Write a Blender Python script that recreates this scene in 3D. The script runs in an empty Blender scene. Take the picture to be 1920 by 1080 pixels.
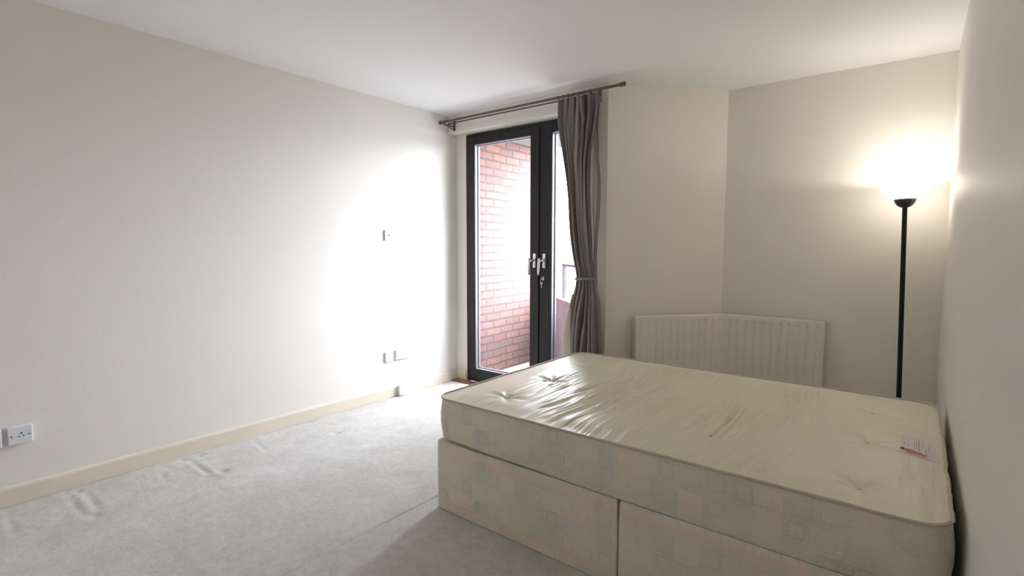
import bpy, bmesh, math, random
from mathutils import Vector, Matrix, noise
random.seed(4)
S = bpy.context.scene
COL = S.collection
PI = math.pi

# ------------------------------------------------------------------ camera
F_PX = 962.88
yaw, pitch, roll = -0.66699, 0.07953, 0.0015
CAM = Vector((0.0, 0.0, 1.2383))
fw = Vector((math.sin(yaw)*math.cos(pitch), math.cos(yaw)*math.cos(pitch), -math.sin(pitch)))
rt = Vector((math.cos(yaw), -math.sin(yaw), 0))
up = rt.cross(fw)
r2 = rt*math.cos(roll) + up*math.sin(roll)
u2 = up*math.cos(roll) - rt*math.sin(roll)
cd = bpy.data.cameras.new('camera')
cam = bpy.data.objects.new('camera', cd)
COL.objects.link(cam)
M = Matrix(((r2.x, u2.x, -fw.x, CAM.x), (r2.y, u2.y, -fw.y, CAM.y), (r2.z, u2.z, -fw.z, CAM.z), (0, 0, 0, 1)))
cam.matrix_world = M
cd.sensor_width = 36.0
cd.lens = F_PX/1920*36
cd.clip_start = 0.01
S.camera = cam

# ------------------------------------------------------------------ sky, lights, exposure
SKY = 41.0
w = bpy.data.worlds.new('overcast_sky'); S.world = w; w.use_nodes = True
wn = w.node_tree; wn.nodes.clear()
tc = wn.nodes.new('ShaderNodeTexCoord'); sp = wn.nodes.new('ShaderNodeSeparateXYZ')
wr = wn.nodes.new('ShaderNodeValToRGB'); bg = wn.nodes.new('ShaderNodeBackground'); wo = wn.nodes.new('ShaderNodeOutputWorld')
mr = wn.nodes.new('ShaderNodeMapRange')
mr.inputs['From Min'].default_value = -1; mr.inputs['From Max'].default_value = 1
wr.color_ramp.elements[0].position = 0.44; wr.color_ramp.elements[0].color = (0.17, 0.18, 0.19, 1)
wr.color_ramp.elements[1].position = 0.56; wr.color_ramp.elements[1].color = (0.85, 0.89, 1.0, 1)
wn.links.new(tc.outputs['Generated'], sp.inputs[0]); wn.links.new(sp.outputs['Z'], mr.inputs['Value'])
wn.links.new(mr.outputs[0], wr.inputs[0]); wn.links.new(wr.outputs[0], bg.inputs[0]); wn.links.new(bg.outputs[0], wo.inputs[0])
bg.inputs[1].default_value = SKY
# sampling portal in the door opening (gives no light of its own)
pl = bpy.data.lights.new('door_portal', 'AREA'); pl.shape = 'RECTANGLE'; pl.size = 1.4; pl.size_y = 2.3
pl.cycles.is_portal = True
po = bpy.data.objects.new('door_portal', pl); COL.objects.link(po)
po.location = (-2.56, 3.53, 1.15); po.rotation_euler = (-PI/2, 0, 0)
LAMP_W = 8.0
S.view_settings.view_transform = 'Standard'; S.view_settings.look = 'None'
S.view_settings.gamma = 1.0; S.view_settings.use_curve_mapping = False
S.view_settings.exposure = 0.0
try:
    S.cycles.max_bounces = 14; S.cycles.diffuse_bounces = 8; S.cycles.transparent_max_bounces = 16
    S.cycles.use_denoising = True
    S.cycles.sample_clamp_indirect = 8
except Exception:
    pass

# ------------------------------------------------------------------ material helpers
def mat(name, col, rough=0.6, metal=0.0, spec=0.5, bump=None, sheen=0.0, var=None):
    m = bpy.data.materials.new(name); m.use_nodes = True
    nt = m.node_tree; b = nt.nodes['Principled BSDF']
    b.inputs['Base Color'].default_value = (*col, 1); b.inputs['Roughness'].default_value = rough
    b.inputs['Metallic'].default_value = metal; b.inputs['Specular IOR Level'].default_value = spec
    if sheen: b.inputs['Sheen Weight'].default_value = sheen
    t = nt.nodes.new('ShaderNodeTexCoord')
    if var:
        amt, sc = var
        n = nt.nodes.new('ShaderNodeTexNoise'); n.inputs['Scale'].default_value = sc; n.inputs['Detail'].default_value = 6
        nt.links.new(t.outputs['Object'], n.inputs['Vector'])
        r = nt.nodes.new('ShaderNodeValToRGB')
        r.color_ramp.elements[0].position = 0.3; r.color_ramp.elements[1].position = 0.7
        r.color_ramp.elements[0].color = (*[c*(1-amt) for c in col], 1)
        r.color_ramp.elements[1].color = (*[min(1, c*(1+amt)) for c in col], 1)
        nt.links.new(n.outputs['Fac'], r.inputs[0]); nt.links.new(r.outputs[0], b.inputs['Base Color'])
    if bump:
        sc, st, dist = bump
        n = nt.nodes.new('ShaderNodeTexNoise'); n.inputs['Scale'].default_value = sc; n.inputs['Detail'].default_value = 4
        nt.links.new(t.outputs['Object'], n.inputs['Vector'])
        bp = nt.nodes.new('ShaderNodeBump'); bp.inputs['Strength'].default_value = st; bp.inputs['Distance'].default_value = dist
        nt.links.new(n.outputs['Fac'], bp.inputs['Height']); nt.links.new(bp.outputs[0], b.inputs['Normal'])
    return m

WALL = (0.79, 0.755, 0.70)
m_wall = mat('wall_paint', WALL, 0.75, spec=0.25, bump=(120, 0.25, 0.002), var=(0.012, 2.5))
m_wallR = mat('wall_paint_orange_peel', WALL, 0.5, spec=0.4, bump=(55, 0.35, 0.003), var=(0.012, 2.5))
m_ceil = mat('ceiling_paint', (0.86, 0.86, 0.86), 0.8, spec=0.2, bump=(90, 0.1, 0.002))
m_skirt = mat('skirting_gloss', (0.74, 0.67, 0.54), 0.35, var=(0.03, 4))
m_frame = mat('dark_brown_frame', (0.010, 0.0075, 0.008), 0.45, spec=0.35)
m_bead = mat('glazing_bead_grey', (0.33, 0.32, 0.36), 0.35)
m_chrome = mat('satin_chrome', (0.75, 0.73, 0.74), 0.25, metal=1.0)
m_black = mat('black_enamel', (0.010, 0.011, 0.012), 0.35)
m_pole = mat('black_pole', (0.006, 0.009, 0.009), 0.55, spec=0.25)
m_bronze = mat('antique_pewter', (0.12, 0.105, 0.09), 0.45, metal=0.7)
m_plastic = mat('white_plastic', (0.74, 0.75, 0.80), 0.3)
m_hole = mat('dark_hole', (0.03, 0.03, 0.035), 0.6)
m_screw = mat('screw_grey', (0.25, 0.25, 0.27), 0.4, metal=0.6)
m_rad = mat('radiator_enamel', (0.76, 0.73, 0.68), 0.4)
m_wood = mat('hardwood_threshold', (0.27, 0.12, 0.06), 0.4, var=(0.25, 14))
m_concrete = mat('balcony_concrete', (0.55, 0.54, 0.54), 0.85, var=(0.15, 9), bump=(40, 0.3, 0.004))
m_soffit = mat('soffit_render', (0.16, 0.15, 0.145), 0.9, var=(0.15, 15))
m_parapet = mat('parapet_render', (0.42, 0.37, 0.39), 0.85, var=(0.12, 9))
m_coping = mat('coping_tile', (0.45, 0.30, 0.30), 0.8, var=(0.1, 12))
m_rail = mat('blue_grey_rail', (0.05, 0.06, 0.095), 0.4)
m_lining = mat('curtain_lining', (0.62, 0.60, 0.52), 0.8)
m_pipe = mat('piping_cord', (0.50, 0.45, 0.35), 0.6)
m_pipe_r = mat('piping_cord_pale', (0.62, 0.56, 0.46), 0.6)
m_tuft = mat('tuft_wool', (0.58, 0.53, 0.40), 0.9)
m_label = mat('woven_label', (0.72, 0.66, 0.64), 0.5)
m_print = mat('label_ink', (0.22, 0.18, 0.18), 0.7)
m_red = mat('label_red_print', (0.52, 0.16, 0.13), 0.6, var=(0.3, 60))
m_hair = mat('label_black_print', (0.03, 0.02, 0.02), 0.6)
m_cream = mat('cream_board', (0.60, 0.55, 0.44), 0.5)

def N(nt, t, **k):
    n = nt.nodes.new(t)
    for a, v in k.items(): setattr(n, a, v)
    return n

# carpet
def carpet_material():
    m = bpy.data.materials.new('cream_carpet'); m.use_nodes = True; nt = m.node_tree; b = nt.nodes['Principled BSDF']
    b.inputs['Roughness'].default_value = 0.95; b.inputs['Specular IOR Level'].default_value = 0.1
    b.inputs['Sheen Weight'].default_value = 0.25; b.inputs['Sheen Roughness'].default_value = 0.6
    t = N(nt, 'ShaderNodeTexCoord')
    n1 = N(nt, 'ShaderNodeTexNoise'); n1.inputs['Scale'].default_value = 3.2; n1.inputs['Detail'].default_value = 10; n1.inputs['Roughness'].default_value = 0.72
    n1.inputs['Distortion'].default_value = 0.6
    n2 = N(nt, 'ShaderNodeTexNoise'); n2.inputs['Scale'].default_value = 230; n2.inputs['Detail'].default_value = 5; n2.inputs['Roughness'].default_value = 0.7
    nt.links.new(t.outputs['Object'], n1.inputs['Vector']); nt.links.new(t.outputs['Object'], n2.inputs['Vector'])
    r = N(nt, 'ShaderNodeValToRGB')
    r.color_ramp.elements[0].position = 0.36; r.color_ramp.elements[0].color = (0.62, 0.582, 0.53, 1)
    r.color_ramp.elements[1].position = 0.62; r.color_ramp.elements[1].color = (0.85, 0.82, 0.77, 1)
    n3 = N(nt, 'ShaderNodeTexNoise'); n3.inputs['Scale'].default_value = 28; n3.inputs['Detail'].default_value = 6; n3.inputs['Roughness'].default_value = 0.7
    nt.links.new(t.outputs['Object'], n3.inputs['Vector'])
    av = N(nt, 'ShaderNodeMixRGB'); av.inputs[0].default_value = 0.42; nt.links.new(n1.outputs['Fac'], av.inputs[1]); nt.links.new(n3.outputs['Fac'], av.inputs[2])
    nt.links.new(av.outputs[0], r.inputs[0])
    r2_ = N(nt, 'ShaderNodeValToRGB')
    r2_.color_ramp.elements[0].position = 0.3; r2_.color_ramp.elements[0].color = (0.70, 0.70, 0.70, 1)
    r2_.color_ramp.elements[1].position = 0.7; r2_.color_ramp.elements[1].color = (1.1, 1.1, 1.1, 1)
    nt.links.new(n2.outputs['Fac'], r2_.inputs[0])
    mx = N(nt, 'ShaderNodeMixRGB', blend_type='MULTIPLY'); mx.inputs[0].default_value = 1
    nt.links.new(r.outputs[0], mx.inputs[1]); nt.links.new(r2_.outputs[0], mx.inputs[2]); nt.links.new(mx.outputs[0], b.inputs['Base Color'])
    bp = N(nt, 'ShaderNodeBump'); bp.inputs['Strength'].default_value = 0.8; bp.inputs['Distance'].default_value = 0.008
    bp2 = N(nt, 'ShaderNodeBump'); bp2.inputs['Strength'].default_value = 0.5; bp2.inputs['Distance'].default_value = 0.02
    nt.links.new(n2.outputs['Fac'], bp.inputs['Height']); nt.links.new(n1.outputs['Fac'], bp2.inputs['Height'])
    nt.links.new(bp2.outputs[0], bp.inputs['Normal']); nt.links.new(bp.outputs[0], b.inputs['Normal'])
    return m
m_carpet = carpet_material()

def brick_material(name, axis, off=(0, 0)):
    m = bpy.data.materials.new(name); m.use_nodes = True; nt = m.node_tree; b = nt.nodes['Principled BSDF']
    b.inputs['Roughness'].default_value = 0.9
    t = N(nt, 'ShaderNodeTexCoord'); s = N(nt, 'ShaderNodeSeparateXYZ'); c = N(nt, 'ShaderNodeCombineXYZ')
    nt.links.new(t.outputs['Object'], s.inputs[0])
    nt.links.new(s.outputs[axis], c.inputs[0]); nt.links.new(s.outputs['Z'], c.inputs[1])
    mp = N(nt, 'ShaderNodeMapping'); mp.inputs['Location'].default_value = (off[0], off[1], 0)
    nt.links.new(c.outputs[0], mp.inputs[0])
    br = N(nt, 'ShaderNodeTexBrick'); br.inputs['Scale'].default_value = 1.0
    br.inputs['Brick Width'].default_value = 0.225; br.inputs['Row Height'].default_value = 0.075
    br.inputs['Mortar Size'].default_value = 0.010; br.inputs['Mortar Smooth'].default_value = 0.15; br.inputs['Bias'].default_value = -0.2
    br.inputs['Color1'].default_value = (0.24, 0.105, 0.085, 1); br.inputs['Color2'].default_value = (0.15, 0.078, 0.072, 1)
    br.inputs['Mortar'].default_value = (0.085, 0.066, 0.062, 1)
    nt.links.new(mp.outputs[0], br.inputs['Vector'])
    n = N(nt, 'ShaderNodeTexNoise'); n.inputs['Scale'].default_value = 35; n.inputs['Detail'].default_value = 5
    nt.links.new(t.outputs['Object'], n.inputs['Vector'])
    mx = N(nt, 'ShaderNodeMixRGB', blend_type='OVERLAY'); mx.inputs[0].default_value = 0.35
    nt.links.new(br.outputs['Color'], mx.inputs[1]); nt.links.new(n.outputs['Fac'], mx.inputs[2]); nt.links.new(mx.outputs[0], b.inputs['Base Color'])
    bp = N(nt, 'ShaderNodeBump'); bp.inputs['Strength'].default_value = 0.6; bp.inputs['Distance'].default_value = 0.006; bp.invert = True
    nt.links.new(br.outputs['Fac'], bp.inputs['Height']); nt.links.new(bp.outputs[0], b.inputs['Normal'])
    return m
m_brick = brick_material('red_brick', 'Y', (0.045, 0.02))

def glass_material():
    m = bpy.data.materials.new('clear_glazing'); m.use_nodes = True; nt = m.node_tree; nt.nodes.clear()
    o = N(nt, 'ShaderNodeOutputMaterial'); mx = N(nt, 'ShaderNodeMixShader')
    g = N(nt, 'ShaderNodeNewGeometry'); d = N(nt, 'ShaderNodeVectorMath', operation='DOT_PRODUCT')
    nt.links.new(g.outputs['Normal'], d.inputs[0]); nt.links.new(g.outputs['Incoming'], d.inputs[1])
    a = N(nt, 'ShaderNodeMath', operation='ABSOLUTE'); nt.links.new(d.outputs['Value'], a.inputs[0])
    i = N(nt, 'ShaderNodeMath', operation='SUBTRACT'); i.inputs[0].default_value = 1; nt.links.new(a.outputs[0], i.inputs[1])
    p = N(nt, 'ShaderNodeMath', operation='POWER'); p.inputs[1].default_value = 5; nt.links.new(i.outputs[0], p.inputs[0])
    f = N(nt, 'ShaderNodeMath', operation='MULTIPLY_ADD'); f.inputs[1].default_value = .95; f.inputs[2].default_value = .045; nt.links.new(p.outputs[0], f.inputs[0])
    tr = N(nt, 'ShaderNodeBsdfTransparent'); tr.inputs[0].default_value = (0.96, 0.975, 0.98, 1)
    gl = N(nt, 'ShaderNodeBsdfGlossy'); gl.inputs['Roughness'].default_value = 0.01
    nt.links.new(f.outputs[0], mx.inputs[0]); nt.links.new(tr.outputs[0], mx.inputs[1]); nt.links.new(gl.outputs[0], mx.inputs[2])
    nt.links.new(mx.outputs[0], o.inputs[0]); return m
m_glass = glass_material()

def frosted_material():
    m = bpy.data.materials.new('frosted_glass_dish'); m.use_nodes = True; nt = m.node_tree; nt.nodes.clear()
    o = N(nt, 'ShaderNodeOutputMaterial'); mx = N(nt, 'ShaderNodeMixShader'); mx.inputs[0].default_value = 0.55
    tr = N(nt, 'ShaderNodeBsdfTranslucent'); tr.inputs[0].default_value = (0.97, 0.95, 0.9, 1)
    df = N(nt, 'ShaderNodeBsdfDiffuse'); df.inputs[0].default_value = (0.9, 0.88, 0.84, 1)
    nt.links.new(df.outputs[0], mx.inputs[1]); nt.links.new(tr.outputs[0], mx.inputs[2]); tp = N(nt, 'ShaderNodeBsdfTransparent'); tp.inputs[0].default_value = (1, .98, .95, 1); m3 = N(nt, 'ShaderNodeMixShader'); m3.inputs[0].default_value = 0.50
    nt.links.new(mx.outputs[0], m3.inputs[1]); nt.links.new(tp.outputs[0], m3.inputs[2]); nt.links.new(m3.outputs[0], o.inputs[0]); return m
m_frost = frosted_material()
def emit(name, col, s):
    m = bpy.data.materials.new(name); m.use_nodes = True; b = m.node_tree.nodes['Principled BSDF']
    b.inputs['Emission Color'].default_value = (*col, 1); b.inputs['Emission Strength'].default_value = s; return m
m_bulb = emit('lit_bulb', (1, 0.93, 0.82), 30)

def curtain_material():
    m = bpy.data.materials.new('taupe_satin'); m.use_nodes = True; nt = m.node_tree; b = nt.nodes['Principled BSDF']
    b.inputs['Base Color'].default_value = (0.195, 0.168, 0.160, 1); b.inputs['Roughness'].default_value = 0.42
    b.inputs['Sheen Weight'].default_value = 0.1
    o = nt.nodes['Material Output']
    tr = N(nt, 'ShaderNodeBsdfTranslucent'); tr.inputs[0].default_value = (0.42, 0.40, 0.38, 1)
    mx = N(nt, 'ShaderNodeMixShader'); mx.inputs[0].default_value = 0.04
    nt.links.new(b.outputs[0], mx.inputs[1]); nt.links.new(tr.outputs[0], mx.inputs[2]); nt.links.new(mx.outputs[0], o.inputs[0])
    t = N(nt, 'ShaderNodeTexCoord'); n = N(nt, 'ShaderNodeTexNoise'); n.inputs['Scale'].default_value = 30
    mp = N(nt, 'ShaderNodeMapping'); mp.inputs['Scale'].default_value = (1, 1, 0.08)
    nt.links.new(t.outputs['Object'], mp.inputs[0]); nt.links.new(mp.outputs[0], n.inputs['Vector'])
    bp = N(nt, 'ShaderNodeBump'); bp.inputs['Strength'].default_value = 0.25; bp.inputs['Distance'].default_value = 0.01
    nt.links.new(n.outputs['Fac'], bp.inputs['Height']); nt.links.new(bp.outputs[0], b.inputs['Normal'])
    return m
m_curtain = curtain_material()

def damask_material(name, c1, c2, pink, bands, base=(0.0), strength=1.0):
    """pale woven ticking: small rounded squares in rows, pink bands"""
    m = bpy.data.materials.new(name); m.use_nodes = True; nt = m.node_tree; b = nt.nodes['Principled BSDF']
    b.inputs['Roughness'].default_value = 0.55; b.inputs['Specular IOR Level'].default_value = 0.35; b.inputs['Sheen Weight'].default_value = 0.15
    t = N(nt, 'ShaderNodeTexCoord'); s = N(nt, 'ShaderNodeSeparateXYZ'); nt.links.new(t.outputs['Object'], s.inputs[0])
    ad = N(nt, 'ShaderNodeMath', operation='ADD'); nt.links.new(s.outputs['X'], ad.inputs[0]); nt.links.new(s.outputs['Y'], ad.inputs[1])
    c = N(nt, 'ShaderNodeCombineXYZ'); nt.links.new(ad.outputs[0], c.inputs[0]); nt.links.new(s.outputs['Z'], c.inputs[1])
    nz = N(nt, 'ShaderNodeTexNoise'); nz.inputs['Scale'].default_value = 6; nz.inputs['Detail'].default_value = 3
    nt.links.new(t.outputs['Object'], nz.inputs['Vector'])
    wob = N(nt, 'ShaderNodeVectorMath', operation='MULTIPLY_ADD'); wob.inputs[1].default_value = (.02, .02, .02); nt.links.new(nz.outputs['Color'], wob.inputs[0]); nt.links.new(c.outputs[0], wob.inputs[2])
    def cells(scale, rnd, ring0, ring1):
        v = N(nt, 'ShaderNodeTexVoronoi', voronoi_dimensions='2D', distance='CHEBYCHEV'); v.inputs['Scale'].default_value = scale; v.inputs['Randomness'].default_value = rnd
        nt.links.new(wob.outputs[0], v.inputs['Vector'])
        g = N(nt, 'ShaderNodeValToRGB'); e = g.color_ramp.elements
        e[0].position = 0; e[0].color = (0, 0, 0, 1); e[1].position = ring0; e[1].color = (0, 0, 0, 1)
        x = g.color_ramp.elements.new((ring0+ring1)/2); x.color = (1, 1, 1, 1)
        y = g.color_ramp.elements.new(ring1); y.color = (.25, .25, .25, 1)
        nt.links.new(v.outputs['Distance'], g.inputs[0]); return v, g
    v1, g1 = cells(13, .30, .22, .36); v2, g2 = cells(31, .25, .18, .34)
    sc1 = N(nt, 'ShaderNodeSeparateColor'); nt.links.new(v1.outputs['Color'], sc1.inputs[0])
    tint = N(nt, 'ShaderNodeValToRGB'); e = tint.color_ramp.elements
    e[0].position = .15; e[0].color = (*c1, 1); e[1].position = .75; e[1].color = (*c2, 1)
    nt.links.new(sc1.outputs[0], tint.inputs[0])
    d1 = N(nt, 'ShaderNodeMixRGB', blend_type='MULTIPLY'); d1.inputs[2].default_value = (.80, .82, .80, 1)
    k1_ = N(nt, 'ShaderNodeMath', operation='MULTIPLY'); nt.links.new(g1.outputs[0], k1_.inputs[0]); nt.links.new(sc1.outputs[1], k1_.inputs[1])
    nt.links.new(k1_.outputs[0], d1.inputs[0]); nt.links.new(tint.outputs[0], d1.inputs[1])
    mx = N(nt, 'ShaderNodeMixRGB', blend_type='MULTIPLY'); mx.inputs[2].default_value = (.84, .84, .83, 1)
    k2_ = N(nt, 'ShaderNodeMath', operation='MULTIPLY'); nt.links.new(g2.outputs[0], k2_.inputs[0]); nt.links.new(sc1.outputs[2], k2_.inputs[1])
    nt.links.new(k2_.outputs[0], mx.inputs[0]); nt.links.new(d1.outputs[0], mx.inputs[1])
    # fade pattern in patches
    cr = N(nt, 'ShaderNodeValToRGB'); cr.color_ramp.elements[0].position = 0.38; cr.color_ramp.elements[1].position = 0.66
    nt.links.new(nz.outputs['Fac'], cr.inputs[0])
    mx2 = N(nt, 'ShaderNodeMixRGB'); mx2.inputs[2].default_value = (*c1, 1)
    mf = N(nt, 'ShaderNodeMath', operation='MULTIPLY'); mf.inputs[1].default_value = 0.75; nt.links.new(cr.outputs[0], mf.inputs[0])
    nt.links.new(mf.outputs[0], mx2.inputs[0]); nt.links.new(mx.outputs[0], mx2.inputs[1])
    last = mx2.outputs[0]
    # bands
    wv = N(nt, 'ShaderNodeMath', operation='MULTIPLY_ADD'); wv.inputs[1].default_value = 0.02; wv.inputs[2].default_value = -0.01
    nt.links.new(nz.outputs['Fac'], wv.inputs[0])
    zz = N(nt, 'ShaderNodeMath', operation='ADD'); nt.links.new(s.outputs['Z'], zz.inputs[0]); nt.links.new(wv.outputs[0], zz.inputs[1])
    for (zc, hw, amt) in bands:
        d = N(nt, 'ShaderNodeMath', operation='SUBTRACT'); d.inputs[1].default_value = zc; nt.links.new(zz.outputs[0], d.inputs[0])
        a = N(nt, 'ShaderNodeMath', operation='ABSOLUTE'); nt.links.new(d.outputs[0], a.inputs[0])
        q = N(nt, 'ShaderNodeMapRange'); q.inputs['From Min'].default_value = hw*0.5; q.inputs['From Max'].default_value = hw*1.3
        q.inputs['To Min'].default_value = amt; q.inputs['To Max'].default_value = 0
        nt.links.new(a.outputs[0], q.inputs['Value'])
        mm = N(nt, 'ShaderNodeMixRGB'); mm.inputs[2].default_value = (*pink, 1)
        nt.links.new(q.outputs[0], mm.inputs[0]); nt.links.new(last, mm.inputs[1]); last = mm.outputs[0]
    nt.links.new(last, b.inputs['Base Color'])
    n2 = N(nt, 'ShaderNodeTexNoise'); n2.inputs['Scale'].default_value = 28
    mp = N(nt, 'ShaderNodeMapping'); mp.inputs['Scale'].default_value = (0.4, 0.4, 3)
    nt.links.new(t.outputs['Object'], mp.inputs[0]); nt.links.new(mp.outputs[0], n2.inputs['Vector'])
    bp = N(nt, 'ShaderNodeBump'); bp.inputs['Strength'].default_value = 0.2; bp.inputs['Distance'].default_value = 0.01
    nt.links.new(n2.outputs['Fac'], bp.inputs['Height']); nt.links.new(bp.outputs[0], b.inputs['Normal'])
    return m
m_base = damask_material('pastel_ticking_base', (0.72, 0.65, 0.54), (0.60, 0.59, 0.53), (0.74, 0.58, 0.47), [(0.300, 0.016, 0.6), (0.040, 0.012, 0.6)])
m_border = damask_material('pastel_ticking_border', (0.72, 0.65, 0.54), (0.60, 0.59, 0.54), (0.74, 0.61, 0.51), [(0.50, 0.012, 0.5), (0.375, 0.010, 0.4)])
m_top = mat('ivory_ticking', (0.74, 0.695, 0.555), 0.42, spec=0.5, bump=(300, 0.15, 0.001), sheen=0.1, var=(0.025, 30))
nt_ = m_top.node_tree; b_ = nt_.nodes['Principled BSDF']; old = b_.inputs['Normal'].links[0].from_node
tc_ = N(nt_, 'ShaderNodeTexCoord'); mp_ = N(nt_, 'ShaderNodeMapping'); mp_.inputs['Scale'].default_value = (26, 2.2, 1); mp_.inputs['Rotation'].default_value = (0, 0, .06)
nn_ = N(nt_, 'ShaderNodeTexNoise'); nn_.inputs['Scale'].default_value = 1; nn_.inputs['Detail'].default_value = 3; nn_.inputs['Distortion'].default_value = 0.4
nt_.links.new(tc_.outputs['Object'], mp_.inputs[0]); nt_.links.new(mp_.outputs[0], nn_.inputs['Vector'])
bb_ = N(nt_, 'ShaderNodeBump'); bb_.inputs['Strength'].default_value = 0.55; bb_.inputs['Distance'].default_value = 0.012
nt_.links.new(nn_.outputs['Fac'], bb_.inputs['Height']); nt_.links.new(bb_.outputs[0], old.inputs['Normal'])

# ------------------------------------------------------------------ mesh helpers
def link(name, bm, m, parent=None, smooth=False, bevel=None, sub=0):
    me = bpy.data.meshes.new(name); bmesh.ops.recalc_face_normals(bm, faces=bm.faces[:]); bm.to_mesh(me); bm.free()
    me.materials.append(m)
    if smooth:
        for p in me.polygons: p.use_smooth = True
    o = bpy.data.objects.new(name, me); COL.objects.link(o)
    if parent:
        o.parent = parent
    if bevel:
        md = o.modifiers.new('bevel', 'BEVEL'); md.width = bevel; md.segments = 3; md.limit_method = 'ANGLE'
        if not smooth:
            for p in me.polygons: p.use_smooth = True
            try:
                me.set_sharp_from_angle(angle=math.radians(40))
            except Exception:
                for p in me.polygons: p.use_smooth = False
    if sub:
        md = o.modifiers.new('sub', 'SUBSURF'); md.levels = sub; md.render_levels = sub
    return o
def tag(o, label=None, cat=None, group=None, kind=None):
    if label: o['label'] = label
    if cat: o['category'] = cat
    if group: o['group'] = group
    if kind: o['kind'] = kind
    return o
def empty(name, loc, label, cat, kind=None):
    o = bpy.data.objects.new(name, None); COL.objects.link(o); o.location = loc; o.empty_display_size = 0.05
    return tag(o, label, cat, kind=kind)
def off(bm, v):
    for q in bm.verts: q.co -= Vector(v)
    return bm
def box(bm, x0, x1, y0, y1, z0, z1):
    v = [bm.verts.new(p) for p in ((x0,y0,z0),(x1,y0,z0),(x1,y1,z0),(x0,y1,z0),(x0,y0,z1),(x1,y0,z1),(x1,y1,z1),(x0,y1,z1))]
    for f in ((0,3,2,1),(4,5,6,7),(0,1,5,4),(1,2,6,5),(2,3,7,6),(3,0,4,7)): bm.faces.new([v[i] for i in f])
    return v
def prism(bm, pts, z0, z1):
    a = [bm.verts.new((x, y, z0)) for x, y in pts]; b = [bm.verts.new((x, y, z1)) for x, y in pts]
    bm.faces.new(a[::-1]); bm.faces.new(b)
    n = len(pts)
    for i in range(n): bm.faces.new((a[i], a[(i+1) % n], b[(i+1) % n], b[i]))
def lathe(bm, prof, c=(0,0,0), seg=48, close=False):
    rings = []
    for r, z in prof:
        if r < 1e-6: rings.append([bm.verts.new((c[0], c[1], c[2]+z))])
        else: rings.append([bm.verts.new((c[0]+r*math.cos(2*PI*i/seg), c[1]+r*math.sin(2*PI*i/seg), c[2]+z)) for i in range(seg)])
    for a, b in zip(rings, rings[1:]):
        for i in range(seg):
            j = (i+1) % seg
            if len(a) == 1 and len(b) == 1: continue
            if len(a) == 1: bm.faces.new((a[0], b[i], b[j]))
            elif len(b) == 1: bm.faces.new((a[i], a[j], b[0]))
            else: bm.faces.new((a[i], a[j], b[j], b[i]))
def tube(bm, pts, r, seg=12, closed=False, caps=True):
    pts = [Vector(p) for p in pts]; n = len(pts); rings = []
    prev = None
    for i, p in enumerate(pts):
        if closed: d = (pts[(i+1) % n]-pts[i-1]).normalized()
        else: d = (pts[min(i+1, n-1)]-pts[max(i-1, 0)]).normalized()
        if prev is None:
            a = d.orthogonal().normalized()
        else:
            a = (prev - d*prev.dot(d)).normalized()
        prev = a; b = d.cross(a)
        rr = r(i/(n-1)) if callable(r) else r
        rings.append([bm.verts.new(p + a*rr*math.cos(2*PI*k/seg) + b*rr*math.sin(2*PI*k/seg)) for k in range(seg)])
    m_ = n if closed else n-1
    for i in range(m_):
        A, B = rings[i], rings[(i+1) % n]
        sh = 0
        if closed and i == n-1:
            best = min(range(seg), key=lambda s_: (A[0].co-B[s_].co).length); sh = best
        for k in range(seg): bm.faces.new((A[k], A[(k+1) % seg], B[(k+1+sh) % seg], B[(k+sh) % seg]))
    if caps and not closed: bm.faces.new(rings[0][::-1]); bm.faces.new(rings[-1])
def struct(name, bm, m, **k):
    return tag(link(name, bm, m, **k), kind='structure')
def interp(tab, t):
    if t <= tab[0][0]: return tab[0][1]
    for (a, va), (b, vb) in zip(tab, tab[1:]):
        if t <= b:
            s = (t-a)/(b-a); return va+(vb-va)*s
    return tab[-1][1]
def smoothstep(a, b, x):
    t = max(0.0, min(1.0, (x-a)/(b-a))); return t*t*(3-2*t)

# ------------------------------------------------------------------ room dimensions (metres)
H = 2.40
XL, XR = -3.361, 0.135
YW = 3.343            # inner face of the window wall
YD = 3.438            # plane of the door frame, set back in its opening
YB = 4.087            # alcove back wall
YF = -0.85             # wall behind the camera
AX, AY = -1.767, YW   # angled wall starts
KX, KY = -1.159, 4.070
Z_HEAD = 2.247
DX0, DX1 = -3.235, -1.885   # door frame outer

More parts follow.
